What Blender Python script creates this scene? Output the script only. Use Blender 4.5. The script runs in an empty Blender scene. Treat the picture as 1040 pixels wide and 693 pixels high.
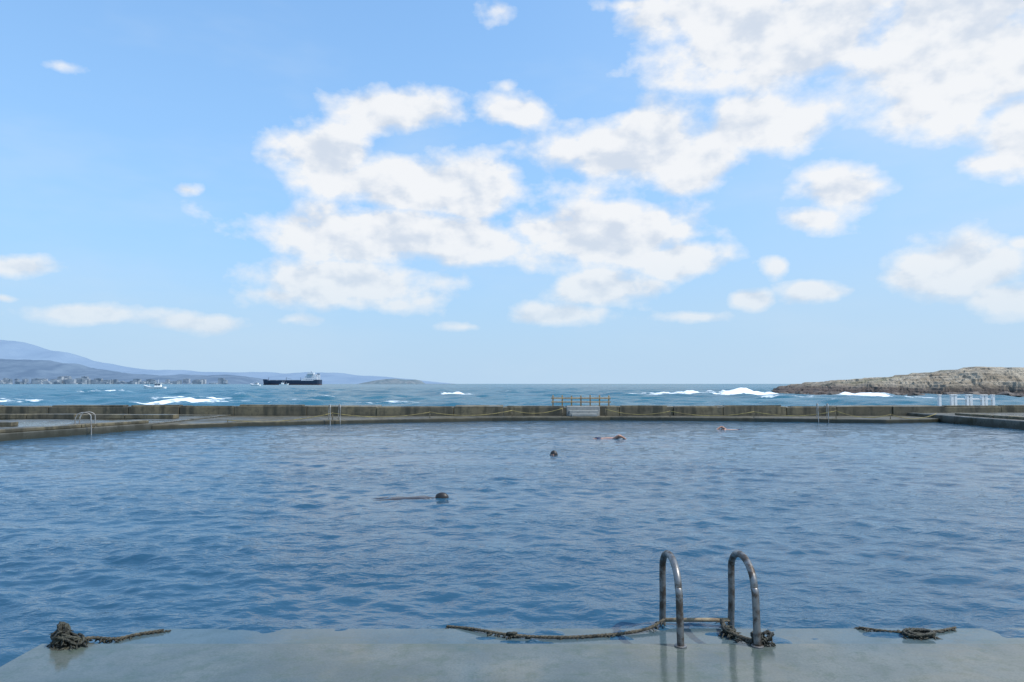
import bpy, bmesh, math, random
import numpy as np
from mathutils import Vector, Matrix, noise as mnoise
random.seed(7); rng=np.random.default_rng(11)
scn=bpy.context.scene
scn.view_settings.view_transform='Standard'; scn.view_settings.look='None'; scn.view_settings.exposure=0
SUN=Vector((0.72,-0.22,1.15)).normalized()
WZ=-0.06   # water level, deck top is z=0

# ---------------------------------------------------------------- helpers
class NT:
    def __init__(s,tree): s.t=tree; s.n=tree.nodes; s.l=tree.links
    def put(s,inp,v):
        if isinstance(v,bpy.types.NodeSocket): s.l.new(v,inp)
        else: inp.default_value=v
    def math(s,op,a,b=None,c=None,clamp=False):
        n=s.n.new('ShaderNodeMath'); n.operation=op; n.use_clamp=clamp
        s.put(n.inputs[0],a)
        if b is not None: s.put(n.inputs[1],b)
        if c is not None: s.put(n.inputs[2],c)
        return n.outputs[0]
    def vm(s,op,a,b=None,c=None,out=0):
        n=s.n.new('ShaderNodeVectorMath'); n.operation=op
        s.put(n.inputs[0],a)
        if b is not None: s.put(n.inputs[1],b)
        if c is not None: s.put(n.inputs[2],c)
        return n.outputs[out]
    def noise(s,vec,scale,detail=4,rough=0.55,dist=0,out=0):
        n=s.n.new('ShaderNodeTexNoise'); s.put(n.inputs['Vector'],vec)
        n.inputs['Scale'].default_value=scale; n.inputs['Detail'].default_value=detail
        n.inputs['Roughness'].default_value=rough; n.inputs['Distortion'].default_value=dist
        return n.outputs[out]
    def mr(s,v,a,b,c=0.0,d=1.0,smooth=True):
        n=s.n.new('ShaderNodeMapRange'); n.interpolation_type='SMOOTHSTEP' if smooth else 'LINEAR'
        s.put(n.inputs[0],v)
        for i,x in enumerate((a,b,c,d)): s.put(n.inputs[i+1],x)
        return n.outputs[0]
    def mix(s,f,a,b,mode='MIX'):
        n=s.n.new('ShaderNodeMix'); n.data_type='RGBA'; n.blend_type=mode
        s.put(n.inputs[0],f); 
        s.put(n.inputs[6],a if isinstance(a,bpy.types.NodeSocket) else (*a,1))
        s.put(n.inputs[7],b if isinstance(b,bpy.types.NodeSocket) else (*b,1))
        return n.outputs[2]
    def coord(s,scale=(1,1,1)):
        g=s.n.new('ShaderNodeNewGeometry')
        return s.vm('MULTIPLY',g.outputs['Position'],scale)
    def bump(s,h,strength,dist,normal=None):
        n=s.n.new('ShaderNodeBump'); n.inputs['Strength'].default_value=strength
        n.inputs['Distance'].default_value=dist; s.put(n.inputs['Height'],h)
        if normal is not None: s.l.new(normal,n.inputs['Normal'])
        return n.outputs[0]

def new_mat(name):
    m=bpy.data.materials.new(name); m.use_nodes=True
    nt=NT(m.node_tree); b=m.node_tree.nodes['Principled BSDF']
    return m,nt,b

def simple_mat(name,col,col2=None,rough=0.7,metal=0,scale=4,bump=0.0,bdist=0.01):
    m,nt,b=new_mat(name); p=nt.coord()
    n=nt.noise(p,scale,5,0.6)
    c2=col2 or tuple(x*0.7 for x in col)
    nt.put(b.inputs['Base Color'],nt.mix(nt.mr(n,0.35,0.65),c2,col))
    b.inputs['Roughness'].default_value=rough; b.inputs['Metallic'].default_value=metal
    if bump: nt.put(b.inputs['Normal'],nt.bump(nt.noise(p,scale*4,5,0.6),bump,bdist))
    return m

class MB:
    def __init__(s): s.v=[]; s.f=[]
    def add(s,vs,fs):
        o=len(s.v); s.v+= [tuple(x) for x in vs]; s.f+=[tuple(i+o for i in f) for f in fs]
    def box(s,x0,x1,y0,y1,z0,z1,j=0,taper=0):
        t=taper
        vs=[(x0,y0,z0),(x1,y0,z0),(x1,y1,z0),(x0,y1,z0),(x0+t,y0+t,z1),(x1-t,y0+t,z1),(x1-t,y1-t,z1),(x0+t,y1-t,z1)]
        if j: vs=[tuple(c+random.uniform(-j,j) for c in v) for v in vs]
        s.add(vs,[(0,3,2,1),(4,5,6,7),(0,1,5,4),(1,2,6,5),(2,3,7,6),(3,0,4,7)])
    def tube(s,pts,r,seg=10,rn=0.0):
        pts=[Vector(p) for p in pts]; n=len(pts)
        rs=r if isinstance(r,(list,tuple)) else [r]*n
        up=Vector((0,0,1)); vs=[]; nrm=None
        for i,p in enumerate(pts):
            t=(pts[min(i+1,n-1)]-pts[max(i-1,0)]).normalized()
            if nrm is None:
                nrm=t.cross(up)
                if nrm.length<0.1: nrm=t.cross(Vector((1,0,0)))
            nrm=(nrm-t*nrm.dot(t)).normalized(); bn=t.cross(nrm)
            for k in range(seg):
                a=2*math.pi*k/seg; rr=rs[i]*(1+random.uniform(-rn,rn))
                vs.append(p+(nrm*math.cos(a)+bn*math.sin(a))*rr)
        fs=[]
        for i in range(n-1):
            for k in range(seg):
                k2=(k+1)%seg
                fs.append((i*seg+k,i*seg+k2,(i+1)*seg+k2,(i+1)*seg+k))
        fs.append(tuple(range(seg))[::-1]); fs.append(tuple((n-1)*seg+k for k in range(seg)))
        s.add(vs,fs)
    def obj(s,name,mat,smooth=False,bevel=0,parent=None):
        me=bpy.data.meshes.new(name); me.from_pydata(s.v,[],s.f); me.update()
        if smooth:
            me.polygons.foreach_set('use_smooth',[True]*len(me.polygons))
        me.materials.append(mat)
        o=bpy.data.objects.new(name,me); scn.collection.objects.link(o)
        if bevel:
            md=o.modifiers.new('b','BEVEL'); md.width=bevel; md.segments=2; md.limit_method='ANGLE'
        if parent: o.parent=parent
        return o
def empty(name,loc=(0,0,0),rz=0):
    e=bpy.data.objects.new(name,None); e.location=loc; e.rotation_euler=(0,0,rz); e.empty_display_size=0.2
    scn.collection.objects.link(e); return e
def arc(pts,n=8):
    P=[Vector(p) for p in pts]; P=[P[0]*2-P[1]]+P+[P[-1]*2-P[-2]]; out=[]
    for i in range(1,len(P)-2):
        for k in range(n):
            t=k/n; a,b,c,d=P[i-1:i+3]
            out.append(0.5*((2*b)+(c-a)*t+(2*a-5*b+4*c-d)*t*t+(3*b-a-3*c+d)*t**3))
    out.append(P[-2]); return out

def grid_obj(name,X,Y,Z,mat,attr=None):
    r,c=X.shape
    co=np.stack([X,Y,Z],-1).reshape(-1,3).astype(np.float32)
    idx=np.arange(r*c).reshape(r,c)
    q=np.stack([idx[:-1,:-1],idx[:-1,1:],idx[1:,1:],idx[1:,:-1]],-1).reshape(-1,4).astype(np.int32)
    me=bpy.data.meshes.new(name); me.vertices.add(len(co)); me.vertices.foreach_set('co',co.ravel())
    me.loops.add(q.size); me.loops.foreach_set('vertex_index',q.ravel())
    me.polygons.add(len(q)); me.polygons.foreach_set('loop_start',np.arange(0,q.size,4,dtype=np.int32))
    me.polygons.foreach_set('use_smooth',np.ones(len(q),dtype=bool))
    me.update(calc_edges=True)
    if attr is not None:
        a=me.attributes.new('foam','FLOAT','POINT'); a.data.foreach_set('value',attr.astype(np.float32).ravel())
    me.materials.append(mat)
    o=bpy.data.objects.new(name,me); scn.collection.objects.link(o); return o

def vnoise(x,y,seed=0):
    xi=np.floor(x).astype(np.int64); yi=np.floor(y).astype(np.int64); fx=x-xi; fy=y-yi
    fx=fx*fx*(3-2*fx); fy=fy*fy*(3-2*fy)
    def h(a,b):
        n=(a*374761393+b*668265263+seed*69069)&0x7fffffff
        n=((n^(n>>13))*1274126177)&0x7fffffff
        return ((n^(n>>16))&0xffff)/65535.0
    return (h(xi,yi)*(1-fx)+h(xi+1,yi)*fx)*(1-fy)+(h(xi,yi+1)*(1-fx)+h(xi+1,yi+1)*fx)*fy
def fbm(x,y,o=5,seed=0):
    s=0;a=0.5;t=0
    for i in range(o):
        s=s+a*vnoise(x*2**i,y*2**i,seed+i*17); t+=a; a*=0.5
    return s/t

# ---------------------------------------------------------------- camera
cam_d=bpy.data.cameras.new('camera'); cam=bpy.data.objects.new('camera',cam_d); scn.collection.objects.link(cam)
cam_d.lens=24; cam_d.sensor_width=36; cam_d.clip_start=0.05; cam_d.clip_end=60000
cam.location=(0,0,1.8); cam.rotation_euler=(math.radians(90+3.59),0,0); scn.camera=cam

# ---------------------------------------------------------------- sun + sky
sd=bpy.data.lights.new('sun','SUN'); sd.energy=3.6; sd.angle=math.radians(0.5); sd.color=(1,0.96,0.9)
so=bpy.data.objects.new('sun',sd); scn.collection.objects.link(so)
so.rotation_euler=SUN.to_track_quat('Z','Y').to_euler()
w=bpy.data.worlds.new('World'); scn.world=w; w.use_nodes=True
nt=NT(w.node_tree); bg=w.node_tree.nodes['Background']; STR=0.14
sky=nt.n.new('ShaderNodeTexSky'); sky.sky_type='NISHITA'; sky.sun_disc=False
sky.sun_elevation=math.asin(SUN.z); sky.sun_rotation=math.atan2(SUN.x,SUN.y)
sky.air_density=1.0; sky.dust_density=1.2; sky.ozone_density=2.0
tc=nt.n.new('ShaderNodeTexCoord'); D=tc.outputs['Generated']
sx=nt.n.new('ShaderNodeSeparateXYZ'); nt.l.new(D,sx.inputs[0])
az=nt.math('ARCTAN2',sx.outputs[0],sx.outputs[1]); el=nt.math('ARCSINE',sx.outputs[2])
cx=nt.n.new('ShaderNodeCombineXYZ'); nt.l.new(az,cx.inputs[0]); nt.l.new(el,cx.inputs[1])
Ds=nt.vm('MULTIPLY',D,(1,1,1.5))
wn=nt.noise(Ds,6,2,0.5,out=1)
P=nt.vm('MULTIPLY_ADD',nt.vm('SUBTRACT',wn,(0.5,0.5,0.5)),(0.05,0.03,0),cx.outputs[0])
def bearing(u,v):   # tangent offsets (in 1/693) from 3.59 deg above the horizon, facing north -> azimuth, elevation
    th=math.radians(3.59); f=693
    d=Vector((u,f*math.cos(th)-v*math.sin(th),f*math.sin(th)+v*math.cos(th))).normalized()
    return math.atan2(d.x,d.y),math.asin(d.z)
clouds=[ # u, v, half width, half height, thickness
(-190,185,56,38,1.0),(-95,160,110,31,1.05),(-122,234,68,27,.95),(-42,152,42,27,1.0),(5,237,50,26,.75),(-10,262,32,18,.35),
(-125,106,130,26,1.1),(-40,103,58,22,1.0),(-215,122,40,15,.65),
(-160,60,105,28,.95),(-230,45,55,18,.7),(-210,22,65,12,.4),
(130,192,106,42,1.1),(180,172,58,26,.9),(92,106,98,33,1.08),(165,84,50,20,1.0),(30,112,42,22,.95),
(95,54,46,17,1.1),(50,28,52,13,.9),
(250,222,76,34,1.0),(290,310,150,52,1.1),(440,300,170,82,1.15),(520,215,62,44,.95),(180,330,90,36,.9),(480,180,50,22,.7),(120,342,80,22,.45),(-10,335,50,24,.5),
(332,155,42,29,1.08),(300,122,36,16,.95),
(450,76,74,31,1.12),(510,46,64,19,.95),(520,98,38,14,.75),
(236,43,23,11,1.0),(312,48,46,14,.9),(270,75,18,14,.65),(185,24,36,9,.7),
(-500,80,38,12,1.08),(-445,27,53,13,1.0),(-515,45,25,7,.65),(-315,18,76,13,.75),
(-465,285,60,20,.3),(-330,155,26,11,.35),(-45,16,50,9,.5)]
B=None
for (u,v,su,sv,wt) in clouds:
    a,e=bearing(u,v); a2,_=bearing(u+su,v); _,e2=bearing(u,v+sv)
    ia=1/abs(a2-a); ie=1/abs(e2-e)
    q=nt.vm('MULTIPLY_ADD',P,(ia,ie,0),(-a*ia,-e*ie,0))
    L=nt.vm('LENGTH',q,out=1)
    b_=nt.math('MULTIPLY_ADD',L,-0.9,wt*1.15-0.12)
    B=b_ if B is None else nt.math('SMOOTH_MAX',B,b_,0.05)
B=nt.math('MAXIMUM',B,-0.9)
n1=nt.noise(Ds,13,8,0.54); 
Dsh=nt.vm('ADD',D,tuple(x*0.022 for x in (0.45,0.0,0.9)))
n2=nt.noise(nt.vm('MULTIPLY',Dsh,(1,1,1.5)),13,4,0.52)
dn=nt.math('MULTIPLY_ADD',nt.math('SUBTRACT',n1,0.5),2.3,B)
dens=nt.math('MINIMUM',nt.math('MAXIMUM',nt.mr(dn,-0.08,0.46,smooth=False),0.0),1.0)
shade=nt.math('SUBTRACT',n1,n2)
lit=nt.mr(nt.math('MULTIPLY_ADD',shade,3.6,nt.math('MULTIPLY',dn,-0.22)),-0.75,0.14)
ccol=nt.mix(lit,(4.75,5.25,6.0),(6.55,6.65,6.8))
veil=nt.math('MULTIPLY',nt.mr(nt.noise(nt.vm('MULTIPLY',D,(1,1,3)),3.0,4,0.6),0.42,0.75),0.26)
skyc=nt.mix(1.0,sky.outputs[0],(1.45,1.9,2.05),'MULTIPLY')
lowf=nt.mr(sx.outputs[2],0.0,0.62,0.92,0.12,smooth=False)
skyc=nt.mix(lowf,skyc,(2.3,3.85,6.1))
rt=nt.mr(sx.outputs[0],-0.1,0.75,0,0.32)
skyc=nt.mix(rt,skyc,(4.3,5.3,6.4))
c1=nt.mix(veil,skyc,(4.6,5.5,6.5))
c2=nt.mix(nt.math('MULTIPLY',dens,0.96),c1,ccol)
hz=nt.mr(sx.outputs[2],-0.05,0.25,0.78,0.0)
c3=nt.mix(hz,c2,(3.9,5.15,6.3))
nt.l.new(c3,bg.inputs['Color']); bg.inputs['Strength'].default_value=STR

# ---------------------------------------------------------------- water materials
def water_mat(name,base,base2,sc,bst,bd,foam=False,rough=0.05):
    m,nt,b=new_mat(name)
    p=nt.coord((0.55,1,1)); big=nt.noise(nt.coord((0.35,1,1)),0.15 if not foam else 0.02,4,0.6)
    col=nt.mix(nt.mr(big,0.3,0.7),base2,base)
    h=nt.math('ADD',nt.noise(p,sc,3,0.6),nt.math('MULTIPLY',nt.noise(p,sc*3.3,3,0.6),0.35))
    gust=nt.noise(nt.coord((0.3,1,1)),0.5 if not foam else 0.05,4,0.65)
    h=nt.math('MULTIPLY',h,nt.mr(gust,0.35,0.65,0.45,1.25))
    nt.put(b.inputs['Normal'],nt.bump(h,bst,bd))
    b.inputs['IOR'].default_value=1.33
    r=rough
    if foam:
        b.inputs['Specular IOR Level'].default_value=0.24
        at=nt.n.new('ShaderNodeAttribute'); at.attribute_name='foam'
        n=nt.noise(nt.coord((0.5,1,2)),1.3,7,0.7)
        f=nt.mr(nt.math('ADD',at.outputs['Fac'],nt.math('MULTIPLY',nt.math('SUBTRACT',n,0.5),1.6)),0.42,0.68)
        col=nt.mix(f,col,(0.80,0.84,0.86)); nt.put(b.inputs['Roughness'],nt.mr(f,0,1,rough,0.8))
    else: b.inputs['Roughness'].default_value=rough
    nt.put(b.inputs['Base Color'],col)
    return m
pool_mat=water_mat('pool_water',(0.026,0.084,0.138),(0.018,0.066,0.116),5.0,0.9,0.045)
sea_mat=water_mat('sea_water',(0.030,0.13,0.18),(0.02,0.10,0.15),0.9,0.8,0.25,foam=True,rough=0.25)

def waves(X,Y,sp,specs):
    X=X.astype(np.float32); Y=Y.astype(np.float32); sp=sp.astype(np.float32)
    H=np.zeros_like(X)
    for lam,th,a,ph in specs:
        k=2*math.pi/lam
        wgt=np.clip(lam/(sp*5)-0.5,0,1)
        H+=a*wgt*np.sin(k*(X*math.cos(th)+Y*math.sin(th))+ph)
    return H
# pool
R,C=620,900
yr=np.exp(np.linspace(math.log(2.6),math.log(36.6),R)); s=np.linspace(-1.4,1.4,C)
X=(yr[:,None]*s[None,:]); Y=np.repeat(yr[:,None],C,1)
sp=0.0042*Y
specs=[]
for i in range(90):
    lam=0.12*(0.85/0.12)**rng.random(); th=math.radians(86+rng.normal()*40)
    specs.append((lam,th,0.0031*lam**0.85*(0.5+rng.random()),rng.random()*6.28))
for i in range(8): specs.append((rng.uniform(1.2,4),math.radians(90+rng.normal()*25),0.0016,rng.random()*6.28))
H=waves(X,Y,sp,specs)
gust=0.35+1.25*fbm(X*0.22+50,Y*0.45+50,4,5)
H=H*gust
grid_obj('pool_water',X,Y,WZ+H,pool_mat)
# sea
yr=np.concatenate([np.exp(np.linspace(math.log(36.7),math.log(450),400)),np.exp(np.linspace(math.log(455),math.log(40000),100))])
s=np.linspace(-1.7,1.7,900)
X=(yr[:,None]*s[None,:]); Y=np.repeat(yr[:,None],len(s),1)
sp=0.0055*Y; specs=[]
for i in range(60):
    lam=1.0*(14/1.0)**rng.random(); th=math.radians(80+rng.normal()*32)
    specs.append((lam,th,0.0085*lam**0.72*(0.4+rng.random()),rng.random()*6.28))
H=waves(X,Y,sp,specs); 
fade=np.clip((Y-37)/25,0.35,1)
H=H*fade; H=np.where(H>0,H*1.2,H)
sig=H[(Y<400)].std()
foam=np.clip((H/sig-2.6)*0.5,0,0.42)*(fbm(X*0.03,Y*0.06,3,9)>0.53)*(Y<320)
# breakers: x, y, half length, half width, height, foam strength
brk=[(-33,66,5,2.6,.3,1.0),(-50,66,6,2.4,.3,.95),(-26,64,3,1.8,.2,.85),(-38,80,8,1.6,.25,.65),(-30,71,4,1.6,.3,.85),(-62,70,6,1.6,.2,.85),(-20,63,4,1.3,.15,.55),
(-10,64,5,1.2,.15,.5),(-8.0,112,4.5,3,.45,1.05),(27,112,6,5,.5,1.0),(37,108,6,5,.6,1.05),(24,98,4,2,.2,.7),(44,94,5,2.0,.35,.95),(50,97,6,3.5,.5,1.0),(54,88,5,2,.25,.8),(33,84,5,1.3,.15,.6),
(-90,150,10,4,.4,.6),(-75,95,10,2,.4,.75)]
for bx,by,hl,hw,hh,fs in brk:
    wob=(fbm(X*0.2+by,Y*0*0+by,3,3)-0.5)*hw*3
    g=np.exp(-((X-bx)/hl)**2)
    dy=(Y-by-wob)/hw
    f=g*np.exp(-dy**2)*(0.25+1.5*fbm(X*0.6,Y*0.6,4,21))
    H+=hh*g*np.exp(-(dy*1.3)**2)*(0.1+1.7*fbm(X*.8,Y*.5,4,8)); foam=np.maximum(foam,fs*f)
H=np.where(Y>2000,0,H)
grid_obj('sea_water',X,Y,WZ+H,sea_mat,foam)

# ---------------------------------------------------------------- concrete
def concrete(name,c1,c2,c3,wet=(0.1,0.5),sc=1.0,bump=0.3,algae=True,spec=0.5):
    m,nt,b=new_mat(name); p=nt.coord()
    n1=nt.noise(p,0.7*sc,6,0.62); n2=nt.noise(p,5*sc,6,0.65); n3=nt.noise(p,60,3,0.6)
    col=nt.mix(nt.mr(n1,0.35,0.65),c1,c2); col=nt.mix(nt.math('MULTIPLY',nt.mr(n2,0.45,0.7),0.7),col,c3)
    col=nt.mix(nt.mr(n3,0.3,0.7,0.0,0.3),col,tuple(x*0.5 for x in c1))
    if algae:
        g=nt.n.new('ShaderNodeNewGeometry'); sp_=nt.n.new('ShaderNodeSeparateXYZ'); nt.l.new(g.outputs['Position'],sp_.inputs[0])
        hz=nt.mr(nt.math('ADD',sp_.outputs[2],nt.math('MULTIPLY',nt.math('SUBTRACT',n2,0.5),0.5)),-0.05,0.3,1.0,0.0)
        col=nt.mix(nt.math('MULTIPLY',hz,0.85),col,(0.03,0.031,0.02))
        st=nt.noise(nt.coord((1.6,1.6,0.25)),1.2,5,0.65)
        col=nt.mix(nt.mr(st,0.46,0.62,0,0.8),col,(0.04,0.037,0.024))
    else:
        jt=nt.noise(nt.coord((0.5,2.5,1)),1.3,6,0.7)
        col=nt.mix(nt.mr(jt,0.5,0.7,0,0.5),col,(0.06,0.085,0.055))
    nt.put(b.inputs['Base Color'],col)
    wn=nt.noise(p,0.9*sc,5,0.6,0.4)
    nt.put(b.inputs['Roughness'],nt.mr(wn,0.40,0.60,wet[0],wet[1])); b.inputs['Specular IOR Level'].default_value=spec
    nt.put(b.inputs['Normal'],nt.bump(nt.math('ADD',nt.noise(p,9,6,0.65),nt.math('MULTIPLY',n3,0.15)),bump,0.01))
    return m
deck_mat=concrete('wet_deck_concrete',(0.085,0.105,0.10),(0.14,0.155,0.14),(0.065,0.092,0.065),(0.05,0.24),1.5,0.09,False,0.42)
ledge_mat=concrete('wet_ledge_concrete',(0.07,0.11,0.13),(0.10,0.14,0.15),(0.06,0.09,0.09),(0.03,0.08),1.3,0.15,False,0.42)
wall_mat=concrete('sea_wall_concrete',(0.12,0.10,0.065),(0.23,0.185,0.105),(0.06,0.056,0.038),(0.35,0.8),0.8,0.8)
quay_mat=concrete('quay_concrete',(0.11,0.105,0.085),(0.17,0.155,0.125),(0.07,0.07,0.05),(0.08,0.6),0.5,0.5)
block_mat=concrete('pale_concrete',(0.30,0.30,0.28),(0.38,0.37,0.34),(0.18,0.17,0.15),(0.5,0.8),2,0.4,False)

def slab(name,poly,z0,z1,mat,bev=0.03):
    n=len(poly); mb=MB()
    mb.add([(x,y,z0) for x,y in poly]+[(x,y,z1) for x,y in poly],
           [tuple(range(n))[::-1],tuple(range(n,2*n))]+[(i,(i+1)%n,n+(i+1)%n,n+i) for i in range(n)])
    return mb.obj(name,mat,bevel=bev)
slab('pool_deck',[(-3.28,-6),(14,-6),(14,4.88),(-3.28,4.88)],-1.5,0,deck_mat,0.02)
slab('pool_edge_ledge',[(-2.95,4.885),(14,4.885),(14,5.33),(-2.8,5.30)],-1.5,-0.049,ledge_mat,0.012)

front=[(-14.7,28),(-12,30),(-6,32.6),(-1,34.4),(5,35.0),(12,33.9),(17.6,32.3),(20.7,33.2)]
slab('far_pool_ledge',front+[(20.7,35.99),(-14.7,35.99)],-1.5,0.13,wall_mat,0.04)
slab('left_quay',[(-14.71,28),(-14.71,35.99),(-60,35.99),(-60,6),(-20.5,6),(-18.5,14),(-16.6,22.2)],-1.5,0.2,quay_mat,0.04)
slab('right_quay',[(20.71,14),(60,14),(60,35.99),(20.71,35.99)],-1.5,0.3,quay_mat,0.04)
mb=MB()
def strip(mb,pts,wd,z0,z1):
    for a,b in zip(pts[:-1],pts[1:]):
        a=Vector(a);b=Vector(b); L=(b-a).length; n=max(1,int(L/2.2)); d=(b-a)/L; nn=Vector((-d.y,d.x))
        for i in range(n):
            p=a+d*(L*i/n+0.012); q=a+d*(L*(i+1)/n-0.012); h=z1+random.uniform(-.015,.015); o=random.uniform(-.02,.02)
            vs=[]
            for z in (z0,h):
                for pp in (p+nn*o,q+nn*o,q+nn*(wd+o),p+nn*(wd+o)): vs.append((pp.x,pp.y,z))
            mb.add(vs,[(0,3,2,1),(4,5,6,7),(0,1,5,4),(1,2,6,5),(2,3,7,6),(3,0,4,7)])
strip(mb,[(-18.55,14),(-16.65,22.2),(-14.8,28)],0.55,0.204,0.33)
mb.obj('left_quay_kerb',wall_mat,bevel=0.02)
mb=MB(); strip(mb,[(21.3,33.0),(21.3,27.8),(21.3,20)],0.5,0.304,0.42)
mb.obj('right_quay_kerb',wall_mat,bevel=0.02)
mb=MB(); strip(mb,[(-36,25.6),(-18.8,25.8)],0.4,0.204,0.36); strip(mb,[(-40,31.2),(-15.5,31.4)],0.6,0.204,0.40)
mb.obj('quay_divider',wall_mat,bevel=0.02)
mb=MB(); x=-62
while x<62:
    L=random.uniform(2.6,4.2); h=0.60+random.uniform(-0.035,0.035)
    yo=random.uniform(-0.03,0.03)
    mb.box(x+0.012,x+L-0.012,36.0+yo+0.03,37.6,-1.5,h,0.012)
    if random.random()<.8: mb.box(x+random.uniform(.03,.3),x+L-random.uniform(.02,.3),36.08+yo,36.55,h-0.017,h+0.04+random.uniform(0,0.05),0.015)
    x+=L
mb.obj('sea_wall',wall_mat,bevel=0.035)
def rocks(name,items,mat):
    bm=bmesh.new()
    for (x,y,z,s_) in items:
        r=bmesh.ops.create_icosphere(bm,subdivisions=2,radius=1)
        sd_=random.random()*100; sc_=Vector((s_*random.uniform(.8,1.5),s_*random.uniform(.7,1.2),s_*random.uniform(.4,.75)))
        for v in r['verts']:
            d=1+0.5*mnoise.noise(v.co*1.3+Vector((sd_,0,0)))+0.15*mnoise.noise(v.co*4+Vector((sd_,3,0)))
            v.co=Vector((v.co.x*sc_.x*d+x,v.co.y*sc_.y*d+y,v.co.z*sc_.z*d+z))
    me=bpy.data.meshes.new(name); bm.to_mesh(me); bm.free(); me.materials.append(mat)
    o=bpy.data.objects.new(name,me); scn.collection.objects.link(o); return o
dark_rock=simple_mat('wet_rock',(0.13,0.095,0.07),(0.045,0.035,0.028),0.6,0,1.5,0.8,0.1)
rocks('shore_boulders',[(random.uniform(26,60),random.uniform(39,44),random.uniform(-.2,.15),random.uniform(.3,.7)) for i in range(60)],dark_rock)

e=empty('concrete_steps',(3.7,35.5,0.13)); 
mb=MB(); mb.box(-0.85,0.85,0,0.45,0.002,0.5); mb.box(-0.75,0.75,-0.28,-0.003,0.002,0.30); mb.box(-.65,.65,-.5,-.283,.002,.14); mb.obj('steps',block_mat,bevel=0.02,parent=e)
wood=simple_mat('yellow_wood',(0.42,0.29,0.13),(0.26,0.17,0.09),0.7,0,6,0.3)
e=empty('wooden_railing',(3.7,36.8,0.60)); mb=MB()
for i in range(7):
    xx=-1.5+i*0.5; mb.box(xx-.035,xx+.035,-.035,.035,0,0.55+random.uniform(-.04,.06),0.006)
mb.box(-1.6,1.6,-.065,-.038,.40,.47,.006); mb.box(-1.6,1.6,-.065,-.038,.2,.26,.006); mb.obj('posts_and_rails',wood,bevel=0.008,parent=e)
white=simple_mat('white_paint',(0.88,0.88,0.86),(0.78,0.78,0.75),0.5,0,8)
e=empty('white_balustrade',(24.1,36.3,0.62)); mb=MB()
for xx in (-1.45,-0.80,-0.62,0.02,0.20,0.82,1.00,1.38):
    mb.box(xx-.07,xx+.07,-.07,.07,0,0.56,0.004,.004); mb.box(xx-.085,xx+.085,-.085,.085,.563,.61,0.003)
mb.box(-0.80,1.40,-.045,.045,.33,.42); mb.obj('posts_and_rail',white,bevel=0.01,parent=e)

# ---------------------------------------------------------------- ladders
steel,nts,bs=new_mat('weathered_steel'); p=nts.coord()
nn=nts.noise(p,14,6,0.65)
nts.put(bs.inputs['Base Color'],nts.mix(nts.mr(nn,0.42,0.62),(0.24,0.23,0.22),(0.09,0.07,0.055)))
nts.put(bs.inputs['Roughness'],nts.mr(nn,0.4,0.65,0.36,0.6)); bs.inputs['Metallic'].default_value=0.65
nts.put(bs.inputs['Normal'],nts.bump(nts.noise(p,50,4,0.6),0.25,0.004))
pale_steel=simple_mat('galvanised_steel',(0.42,0.41,0.39),(0.25,0.22,0.19),0.45,0.3,5)
rust=simple_mat('rusty_bar',(0.30,0.24,0.15),(0.16,0.11,0.07),0.7,0.2,20,0.4)
def ladder(name,loc,rz,w=0.528,h=0.545,near=0.0,far=0.45,r=0.025,mat=steel,base=0.0,rungs=3,flange=True):
    e=empty(name,loc,rz)
    for k,sx_ in enumerate((0,w)):
        pts=[(sx_,near,base),(sx_,near+.005,0.1),(sx_,near+.02,h*0.62)]
        cy=(near+far)/2+.02; ry=abs(far-near)/2-0.02; sg=1 if far>near else -1; cz=h-min(ry*0.9,h*.3); rz_=h-cz
        for a in range(0,181,15):
            t=math.radians(a); pts.append((sx_,cy-sg*ry*math.cos(t),cz+rz_*math.sin(t)))
        pts+=[(sx_,far+.01,0.12),(sx_,far+.03,-0.1),(sx_,far+.03,-1.1)]
        mb=MB(); mb.tube(arc(pts,4),r,16); mb.obj('rail_%d'%(k+1),mat,True,parent=e)
        if flange:
            mb=MB(); mb.tube([(sx_,near,base+.001),(sx_,near,base+.008),(sx_,near,base+.011)],[r*1.7,r*1.7,r*1.4],20); mb.obj('flange_%d'%(k+1),mat,parent=e)
    mb=MB()
    for i in range(max(rungs,1)):
        z=-0.01-0.27*i
        mb.tube([(0,far+.02,z),(w/2,far+.02,z),(w,far+.02,z)],r*0.6,10)
    mb.obj('rungs',rust,True,parent=e); return e
lad=ladder('pool_ladder',(1.158,4.81,0),0,near=0.0,far=0.54,rungs=4)
ladder('pool_ladder',(-8.05,31.9,0.13),math.radians(24+180),w=0.45,h=0.72,far=0.35,near=-0.1,r=.018,mat=pale_steel,rungs=0,flange=False)
ladder('pool_ladder',(15.3,33.3,0.13),math.radians(-16+180),w=0.45,h=0.72,far=0.35,near=-0.1,r=.018,mat=pale_steel,rungs=0,flange=False)
ladder('pool_ladder',(-16.95,22.0,0.2),math.radians(-76),w=0.5,h=0.62,near=-0.30,far=0.22,r=.018,mat=pale_steel,rungs=0,flange=False)
ladder('pool_ladder',(-15.8,25.6,0.2),math.radians(-74),w=0.5,h=0.55,near=-0.30,far=0.22,r=.018,mat=pale_steel,rungs=0,flange=False)

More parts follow.
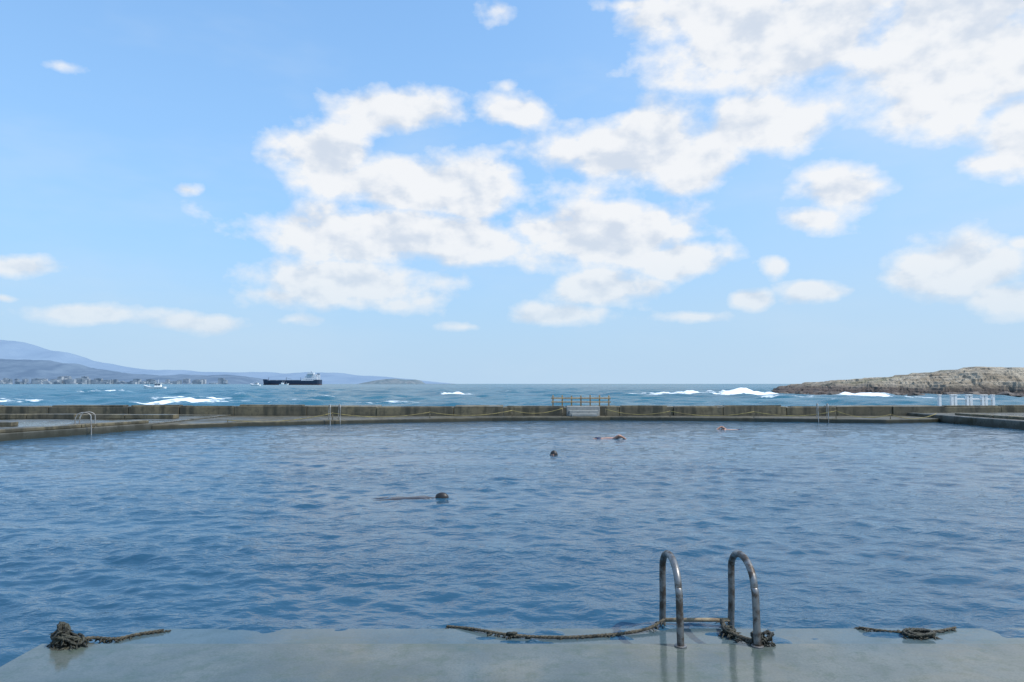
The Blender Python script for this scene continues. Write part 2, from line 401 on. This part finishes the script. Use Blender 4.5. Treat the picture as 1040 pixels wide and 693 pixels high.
# ---------------------------------------------------------------- ropes and seaweed
rope_mat=simple_mat('old_rope',(0.15,0.125,0.085),(0.045,0.04,0.028),0.9,0,25,0.9,0.02)
weed_mat=simple_mat('seaweed_rope',(0.055,0.052,0.033),(0.015,0.015,0.011),0.55,0,20,0.8,0.01)
yrope=simple_mat('yellow_rope',(0.36,0.29,0.10),(0.18,0.14,0.06),0.8,0,3)
def twisted(mb,pts,r,pitch=0.09,strands=3,n=14,rn=0.1):
    c=arc(pts,n); 
    dist=[0]
    for a,b in zip(c[:-1],c[1:]): dist.append(dist[-1]+(b-a).length)
    N=max(8,int(dist[-1]/0.012)); 
    def at(d):
        for i in range(len(dist)-1):
            if dist[i+1]>=d: 
                t=(d-dist[i])/max(1e-6,dist[i+1]-dist[i]); return c[i].lerp(c[i+1],t)
        return c[-1]
    base=[at(dist[-1]*i/N) for i in range(N+1)]
    for s_ in range(strands):
        P_=[]
        for i,b in enumerate(base):
            t=(base[min(i+1,N)]-base[max(i-1,0)]).normalized(); sd_=t.cross(Vector((0,0,1))).normalized(); up=sd_.cross(t)
            a=2*math.pi*(dist[-1]*i/N/pitch+s_/strands); P_.append(b+(sd_*math.cos(a)+up*math.sin(a))*r*0.5)
        mb.tube(P_,r*0.62,6,rn)
def weed(mb,cx_,cy_,cz_,sx_,sy_,sz_,n=80,L=0.12):
    for i in range(n):
        a=random.random()*6.28; q=random.random()**0.6
        p=Vector((cx_+sx_*q*math.cos(a),cy_+sy_*q*math.sin(a),cz_+sz_*(1-q*q)*random.random()))
        d=Vector((random.uniform(-1,1),random.uniform(-1,1),random.uniform(-.6,.1))).normalized()
        pts=[]; 
        for k in range(5):
            pts.append(p.copy()); p=p+d*L/4; d=(d+Vector((random.uniform(-.7,.7),random.uniform(-.7,.7),random.uniform(-.7,.1)))).normalized()
            p.z=max(p.z,cz_-0.01)
        r=random.uniform(.003,.007); mb.tube(pts,[r,r*1.2,r,r*.8,r*.3],5,0.25)
def mooring(name,ropes,clumps,knots=4):
    e=empty(name); mb=MB()
    for pts,r in ropes: twisted(mb,pts,r)
    mb.obj('rope',rope_mat,True,parent=e)
    mb=MB()
    for c in clumps: weed(mb,*c)
    for pts,r in ropes:
        for q in arc(pts,6):
            if random.random()<.55: weed(mb,q.x,q.y,q.z-.01,.03,.02,.012,5,.05)
    mb.obj('seaweed',weed_mat,True,parent=e)
    mb=MB()
    for c in clumps:
        for k in range(knots):
            a0=random.random()*6; q=random.uniform(.35,.9); pts=[(c[0]+c[3]*q*math.cos(a0+t),c[1]+c[4]*q*math.sin(a0+t),c[2]+.015+c[5]*.9*abs(math.sin(t*.7+k))*random.uniform(.6,1)) for t in np.linspace(0,4.8,9)]
            twisted(mb,pts,.010,n=4,rn=.25)
    mb.obj('knot',weed_mat,True,parent=e)
z0=-0.036
mooring('mooring_rope',[([(-0.50,5.36,z0-.02),(-0.3,5.25,z0),(0.0,5.11,z0+.005),(0.35,5.08,z0),(0.75,5.14,z0),(1.0,5.22,z0+.01),(1.16,5.33,z0+.04)],.011)],
 [(-0.0,5.11,z0,.08,.03,.010,14,.06)],1)
mooring('mooring_rope',[([(1.60,5.33,z0+.04),(1.58,5.15,z0+.03),(1.66,5.0,z0+.02),(1.72,4.86,0.016)],.015)],[(1.73,4.85,0.0,.10,.035,.08,80,.06),(1.6,5.15,z0,.06,.06,.04,40,.06)],5)
mooring('mooring_rope',[([(-3.1,4.84,0.02),(-2.95,4.9,0.025),(-2.85,5.04,z0+.005),(-2.75,5.14,z0),(-2.60,5.22,z0)],.011)],
 [(-3.06,4.82,0.0,.13,.06,.08,130,.08),(-3.09,4.82,0.04,.05,.04,.12,60,.07)],5)
mooring('mooring_rope',[([(2.62,5.28,z0),(2.8,5.2,z0),(3.0,5.15,z0+.01),(3.15,5.2,z0),(3.35,5.28,z0)],.009)],
 [(2.98,5.12,z0-.005,.13,.05,.025,60,.06)],3)
e=empty('lane_rope'); mb=MB()
def cat(a,b,sag,n=10):
    a=Vector(a); b=Vector(b); return [a.lerp(b,i/n)-Vector((0,0,sag*4*(i/n)*(1-i/n))) for i in range(n+1)]
anch0=[(-12.4,29.9,.22),(-8.3,31.7,.45),(-4,33.4,.42),(0,34.8,.45),(2.6,35.2,.55)]
for a,b in zip(anch0[:-1],anch0[1:]): mb.tube(cat(a,b,.2),.017,6)
anch=[(4.8,35.15,.5),(8,34.7,.42),(12,34.0,.42),(15.6,33.0,.5),(18,32.6,.35),(20.6,33.3,.35)]
for a,b in zip(anch[:-1],anch[1:]): mb.tube(cat(a,b,.22),.017,6)
mb.obj('rope',yrope,True,parent=e)
mb=MB()
for (x,y,z) in anch[:-1]+anch0: mb.tube([(x,y+.03,0.1),(x,y+.03,z+.03)],.018,8)
mb.obj('stanchions',rust,True,parent=e)

# ---------------------------------------------------------------- rocky headland
xs=np.linspace(36,190,560); ys=np.linspace(66,190,380)
X,Y=np.meshgrid(xs,ys)
shore=np.interp(X,[40,46,52,60,70,80,100,130,190],[128,116,110,102,96,90,84,78,74])+ (fbm(X*.12,Y*.12,4,2)-.5)*14+(fbm(X*.5,Y*.5,3,12)-.5)*6
Hh=np.interp(X/Y,[0.33,0.372,0.39,0.43,.476,.55,.61,.68,.75,1.0,1.6],[-0.8,-.3,1.2,1.9,2.4,3.0,3.7,4.7,4.6,5.6,7])
t=np.clip((Y-shore)/30,-.4,1); sm=np.where(t>0,1-(1-t)**2.0,t*1.2)
Z=Hh*sm+((fbm(X*.07,Y*.12,4,4)-.5)*1.2*np.clip(t*3+.4,0,1)+(fbm(X*.45,Y*.25,5,6)-.5)*0.9*np.clip(1.4-t,0.45,1)*np.clip(t*5+.4,0.1,1))*np.clip(Hh/2,.1,1)
st=0.5; tilt=X*.02; q=np.floor((Z+tilt)/st)*st; fr=(Z+tilt-q)/st; Zt=q+st*np.clip((fr-.7)/.3,0,1)-tilt
Z=0.25*Z+0.75*Zt
crack=np.abs(fbm(X*.35,Y*.2,3,31)-.5); Z=Z-np.clip(.035-crack,0,.035)*12*np.clip(t*4,0,1)
Z=np.where((t<-.15)|(Hh<-.1),-1,Z)
m,nt,b=new_mat('headland_rock'); p=nt.coord(); g=nt.n.new('ShaderNodeNewGeometry'); sp_=nt.n.new('ShaderNodeSeparateXYZ'); nt.l.new(g.outputs['Position'],sp_.inputs[0])
n1=nt.noise(nt.coord((1,1,4)),0.18,6,.65); n2=nt.noise(nt.coord((1,.6,3)),0.8,7,.7)
col=nt.mix(nt.mr(n1,.38,.62),(.27,.215,.15),(.42,.355,.265)); col=nt.mix(nt.mr(n2,.52,.66,0,.75),col,(.11,.088,.065))
gr=nt.noise(p,.06,4,.6); col=nt.mix(nt.mr(gr,.52,.62,0,.5),col,(.17,.18,.10))
zz=nt.math('ADD',sp_.outputs[2],nt.math('MULTIPLY',nt.math('SUBTRACT',n2,.5),2.5))
col=nt.mix(nt.mr(zz,.7,2.0,.92,0),col,(.06,.045,.037))
col=nt.mix(nt.mr(sp_.outputs[0],50,66,.6,0),col,(.10,.07,.058))
nt.put(b.inputs['Base Color'],col); b.inputs['Roughness'].default_value=.85
nt.put(b.inputs['Normal'],nt.bump(n2,0.8,.7))
ho=grid_obj('rocky_headland',X,Y,Z,m); ho.data.polygons.foreach_set('use_smooth',np.zeros(len(ho.data.polygons),dtype=bool))
rocks('headland_boulders',[(x,np.interp(x,[44,46,52,60,70,80,100,130],[117,114,108,101,95,89,84,78])-random.uniform(-5,5),random.uniform(-.3,.2),random.uniform(.3,1.0)) for x in [random.uniform(45,110) for i in range(130)]],dark_rock)

# ---------------------------------------------------------------- mountains, hills, islet
def ridge(name,Y0,prof,depth,mat,rough=.06,seed=0,nx=300):
    px=[a for a,_ in prof]; pz=[b for _,b in prof]
    u=np.linspace(px[0],px[-1],nx); zt=np.interp(u,px,pz)
    zt=zt+ (fbm(u*.035+seed,u*0+seed,5,seed)-.5)*rough*zt.max()*2*np.clip(zt/zt.max()*3,0,1)
    v=np.linspace(-1,1,60); U,V=np.meshgrid(u,v)
    Xg=U/693*Y0; Yg=Y0+V*depth
    base=np.maximum(1-np.abs(V)**1.4,0)
    ht=zt[None,:]/693*Y0
    rid=1-(np.abs(fbm(Xg/depth*2.6+seed,Yg/depth*2.6,5,seed+3)-.5)*2)*.9*(np.abs(V)+.05)
    Z=ht*base*rid-2
    return grid_obj(name,Xg,Yg,Z,mat)
def haze(name,c1,c2,sc):  # aerial haze is painted into the base colours as a blue tint
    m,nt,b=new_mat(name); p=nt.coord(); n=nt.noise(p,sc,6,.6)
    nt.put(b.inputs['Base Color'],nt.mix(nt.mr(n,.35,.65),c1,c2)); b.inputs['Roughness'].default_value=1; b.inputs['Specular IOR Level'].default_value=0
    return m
ridge('distant_mountains',9000,[(-900,40),(-760,52),(-640,38),(-560,46),(-520,44),(-500,43),(-480,38),(-460,32),(-430,25),(-390,17),(-340,14),(-260,12),(-180,11),(-130,8),(-95,4),(-60,0.3)],1600,haze('hazy_far_mountain',(.19,.265,.36),(.215,.29,.38),.002),.05,3)
ridge('coastal_hills',4800,[(-900,35),(-700,30),(-600,22),(-540,26),(-505,25),(-470,24),(-440,20),(-405,12),(-370,9),(-330,10),(-290,10),(-262,6),(-250,1),(-240,.2)],700,haze('hazy_near_hill',(.11,.16,.225),(.15,.205,.27),.006),.09,8)
ridge('islet',3000,[(-158,.2),(-150,2),(-140,4),(-128,5.5),(-118,6),(-108,5),(-98,5.5),(-92,4),(-88,1),(-60,.8),(-58,.1)],90,haze('hazy_islet_rock',(.13,.18,.21),(.19,.22,.24),.03),.08,5)
mb=MB()
for i in range(120):
    u=random.choice([random.gauss(-470,28),random.uniform(-560,-400),random.uniform(-400,-290)]); y=random.uniform(3650,4200); x=u/693*y
    ww=random.uniform(12,50); hh=random.choice([5,6,8,10,14,22])*random.uniform(.7,1.2)*(1 if -500<u<-420 else .4)
    zb=max(0,(y-3700)*0.06)
    mb.box(x-ww/2,x+ww/2,y,y+20,-2,zb+hh); mb.box(x-ww/5,x+ww/5,y+4,y+12,zb+hh-1,zb+hh+2)
mb.obj('harbour_town',haze('hazy_town_walls',(.17,.22,.27),(.42,.45,.48),.02))

# ---------------------------------------------------------------- ship
e=empty('cargo_ship',(-385,1200,WZ),math.radians(4))
hullm=simple_mat('hazy_ship_hull',(.045,.07,.115),(.04,.06,.10),.6,0,.1); shipw=simple_mat('hazy_ship_white',(.62,.65,.68),(.55,.58,.62),.5,0,.2); shipg=simple_mat('hazy_ship_gear',(.13,.17,.22),(.10,.13,.17),.6,0,.3); redm=simple_mat('boot_top',(.2,.07,.06),None,.6,0,.3)  # hull, white and gear colours lightened towards blue: distance haze painted in
def hull(mb,L,Bm,z0,zf,n=28,bow=1.6):
    rows=[]
    for i in range(n+1):
        t=i/n; x=-L/2+L*t
        wf=min(1,(t/.16))**.6*min(1,((1-t)/.07))**.35; wb=wf*.82*min(1,max(0,(t-.03)/.2))**.5
        zt=zf(t); rk=(1-min(1,t/.1))*bow
        rows.append([(x+rk,-Bm/2*wb*.9,z0),(x,-Bm/2*wf,zt),(x,Bm/2*wf,zt),(x+rk,Bm/2*wb*.9,z0)])
    vs=[v for r in rows for v in r]; fs=[]
    for i in range(n):
        a=i*4; b_=a+4
        fs+=[(a,b_,b_+1,a+1),(a+1,b_+1,b_+2,a+2),(a+2,b_+2,b_+3,a+3),(a+3,b_+3,b_,a)]
    fs+=[(0,1,2,3),(n*4+3,n*4+2,n*4+1,n*4)]
    mb.add(vs,fs)
mb=MB(); hull(mb,102,16,1.0,lambda t:7.4+(2.4 if t<.10 else 0)+(1.6 if t>.86 else 0)); mb.obj('hull',hullm,parent=e)
mb=MB(); hull(mb,101,15.6,-2,lambda t:1.3); mb.obj('boot_top',redm,parent=e)
mb=MB(); mb.box(18,44,-7,7,6.9,11.5); mb.box(22,43,-6.5,6.5,11.51,15); mb.box(25,41,-6,6,15.01,18.5); mb.box(27,37,-8,8,18.51,21.5); mb.box(42,47,-2.5,2.5,9,18); mb.box(31,33,-.5,.5,21.5,25); mb.box(30,34,-2,2,23.2,23.7); mb.obj('superstructure',shipw,parent=e)
mb=MB()
for x in (-32,-18,-4,8): mb.box(x-5.5,x+5.5,-5.5,5.5,7.35,8.7)
for x in (-41,-11,14): mb.box(x-.35,x+.35,-.35,.35,7.35,13)
for x in (-11,): mb.tube([(x,0,12.5),(x+9,0,10)],.3,6)
mb.box(42.5,46.5,-2.2,2.2,18.01,20); mb.obj('hatches_and_masts',shipg,parent=e)
mb=MB()
for k in range(5): mb.box(24.5+k*3,25.8+k*3,-7.03,-7.0,9.2,10.2); mb.box(27+k*2.4,28.2+k*2.4,-6.53,-6.5,13,14)
mb.obj('windows',shipg,parent=e)
def boat(loc,rz,sc):
    e=empty('fishing_boat',loc,rz); e.scale=(sc,)*3
    mb=MB(); hull(mb,8,2.4,-.3,lambda t:.9+.7*max(0,1-t/.35)**1.5,20,.5); mb.obj('hull',white,parent=e)
    mb=MB(); mb.box(0,2.2,-.8,.8,.85,2.1,taper=.08); mb.box(-.25,2.4,-.95,.95,2.1,2.2); mb.tube([(1.2,0,2.2),(1.2,0,3.6)],.05,6); mb.tube([(-1.8,0,.9),(-1.8,0,2.6)],.04,6); mb.tube([(1.2,0,3.3),(-1.8,0,2.4)],.02,5); mb.obj('cabin_and_mast',white,parent=e)
    mb=MB(); mb.box(.15,1.1,-.83,-.80,1.4,1.9); mb.box(1.25,2.0,-.83,-.80,1.4,1.9); mb.box(-.0,-.02,-.6,.6,1.4,1.9); mb.obj('windows',shipg,parent=e)
boat((-119,228,WZ+.1),math.radians(10),0.9)
boat((-240,640,WZ+.1),math.radians(-10),1.3)
boat((-300,900,WZ+.1),math.radians(185),1.6)

# ---------------------------------------------------------------- swimmers
def skinm(name,a,b_):
    m,ns,bs=new_mat(name); ns.put(bs.inputs['Base Color'],ns.mix(ns.noise(ns.coord(),6,3),a,b_)); bs.inputs['Roughness'].default_value=.35; return m
skin_m=skinm('skin',(.36,.17,.10),(.47,.24,.16)); suit_m=skinm('dark_swimsuit',(.035,.035,.04),(.06,.05,.05))
hair=simple_mat('wet_hair',(.03,.022,.018),(.015,.012,.01),.45); trunks=simple_mat('swim_trunks',(.03,.04,.09),None,.6); goggle=simple_mat('goggles',(.02,.02,.03),None,.1)
capm=simple_mat('swim_cap',(.03,.035,.06),None,.4)
def swimmer(loc,rot,pose='crawl',cap=False,suit=False,headrot=None):
    root=empty('swimmer',loc); root.rotation_euler=rot
    J={'pel':((0,0,0),.125),'wai':((.17,0,.015),.115),'che':((.36,0,.03),.14),'nb':((.5,0,.03),.085),'nk':((.57,0,.04),.058),'hd':((.62,0,.05),.055)}
    E=[('pel','wai'),('wai','che'),('che','nb'),('nb','nk'),('nk','hd')]
    arms={'crawl':{-1:[(.60,-.36,.20),(.82,-.34,.08),(.92,-.32,.0)],1:[(.72,.2,.0),(.98,.2,-.08),(1.08,.2,-.1)]},
          'glide':{-1:[(.70,-.22,-.02),(.95,-.2,-.06),(1.05,-.18,-.06)],1:[(.30,.32,-.1),(.1,.34,-.2),(0,.34,-.22)]},
          'breast':{-1:[(.66,-.34,-.12),(.82,-.2,-.2),(.9,-.14,-.2)],1:[(.66,.34,-.12),(.82,.2,-.2),(.9,.14,-.2)]}}[pose]
    for s_,sn in ((-1,'r'),(1,'l')):
        el_,wr,ha=arms[s_]
        J['sh'+sn]=((.45,s_*.185,.03),.072); J['el'+sn]=(el_,.045); J['wr'+sn]=(wr,.03); J['ha'+sn]=(ha,.036)
        E+=[('che','sh'+sn),('sh'+sn,'el'+sn),('el'+sn,'wr'+sn),('wr'+sn,'ha'+sn)]
        J['hi'+sn]=((-.08,s_*.09,0),.095); J['kn'+sn]=((-.5,s_*.11,-.05 if not suit else 0),.06); J['an'+sn]=((-.9,s_*.1,-.06 if s_<0 else .0),.038); J['to'+sn]=((-1.1,s_*.1,-.09),.03)
        E+=[('pel','hi'+sn),('hi'+sn,'kn'+sn),('kn'+sn,'an'+sn),('an'+sn,'to'+sn)]
    names=list(J); idx={n:i for i,n in enumerate(names)}
    me=bpy.data.meshes.new('body'); me.from_pydata([J[n][0] for n in names],[(idx[a],idx[b]) for a,b in E],[]); me.materials.append(suit_m if suit else skin_m)
    o=bpy.data.objects.new('body',me); scn.collection.objects.link(o); o.parent=root
    md=o.modifiers.new('skin','SKIN'); md.use_smooth_shade=True
    sv=me.skin_vertices[0].data
    for n in names: r=J[n][1]; sv[idx[n]].radius=(r,r*(.75 if n in('pel','wai','che') else 1)); sv[idx[n]].use_root=(n=='pel')
    sb=o.modifiers.new('s','SUBSURF'); sb.levels=2; sb.render_levels=2
    mb=MB()
    for s_ in (-1,1):
        el_,wr,ha=[Vector(q) for q in arms[s_]]; d=(ha-wr).normalized(); sd_=Vector((0,1,0)) if abs(d.y)<.8 else Vector((1,0,0)); dn_=sd_.cross(d).normalized()
        for k in range(4):
            L=(.075,.085,.08,.06)[k]; b0=ha-d*.01+sd_*(k-1.5)*.019
            mb.tube([b0,b0+d*L*.5,b0+d*L*.8-dn_*.006,b0+d*L-dn_*.014],[.010,.009,.008,.005],8)
        b0=wr+d*.04+sd_*.025; mb.tube([b0,b0+d*.03+sd_*.03,b0+d*.06+sd_*.04],[.012,.010,.006],8)
    mb.obj('fingers',skin_m,True,parent=root)
    if not suit:
        mb=MB(); mb.tube([(.07,0,.005),(0,0,0),(-.1,0,-.005)],[.14,.15,.15],14)
        t=mb.obj('trunks',trunks,True,parent=root); t.scale=(1,1.15,.82)
    hb=empty('head',(.70,0,.07)); hb.parent=root
    def headmesh(name,mat,f,keep=None,sc=1):
        bm=bmesh.new(); bmesh.ops.create_uvsphere(bm,u_segments=28,v_segments=20,radius=1)
        for v in bm.verts: v.co=f(v.co)*sc
        if keep: bmesh.ops.delete(bm,geom=[v for v in bm.verts if not keep(v.co)],context='VERTS')
        me=bpy.data.meshes.new(name); bm.to_mesh(me); bm.free()
        for p_ in me.polygons: p_.use_smooth=True
        me.materials.append(mat); ob=bpy.data.objects.new(name,me); scn.collection.objects.link(ob); ob.parent=hb; return ob
    def hf(c):
        x,y,z=c; wy=.077*(1-.25*max(0,-z)); v=Vector((x*.098,y*wy,z*.122))
        if x>0.3 and z<-.2: v.x+=.008
        if x>.85 and -.35<z<.1: v.x+=.02*(1-abs(y)*3 if abs(y)<.33 else 0)
        if x>.7 and abs(z-.1)<.12 and .2<abs(y)<.6: v.x-=.008
        return v
    headmesh('skull',skin_m,hf)
    headmesh('cap' if cap else 'hair',capm if cap else hair,hf,lambda c:c.z>.035 or c.x<-.02 and c.z>-.06,1.06)
    mb=MB()
    for y in (-.03,.03): mb.tube([(.083,y,.012),(.096,y,.012)],[.02,.016],12)
    mb.tube([(.09,-.03,.012),(.098,0,.012),(.09,.03,.012)],.004,6); mb.obj('goggles',goggle,True,parent=hb)
    mb=MB()
    for y in (-1,1): mb.tube([(-.01,y*.072,-.03),(0,y*.085,0),(-.012,y*.08,.03)],[.008,.013,.008],8)
    mb.tube([(.088,-.024,-.062),(.095,0,-.06),(.088,.024,-.062)],[.004,.007,.004],8)
    mb.obj('ears_and_mouth',skin_m,True,parent=hb)
    hb.rotation_euler=headrot or {'crawl':(math.radians(70),math.radians(60),0),'glide':(math.radians(20),math.radians(70),0),'breast':(0,math.radians(5),0)}[pose]
    return root
rd=math.radians
swimmer((1.62,17.9,WZ-.46),(0,rd(-34),rd(165)),'breast',headrot=(0,rd(34),0))
swimmer((-1.85,11.2,WZ-.068),(0,rd(1),rd(5)),'glide',suit=True)
swimmer((2.95,23.4,WZ-.07),(0,0,rd(12)),'crawl')
swimmer((9.3,28.1,WZ-.10),(0,0,rd(190)),'crawl')
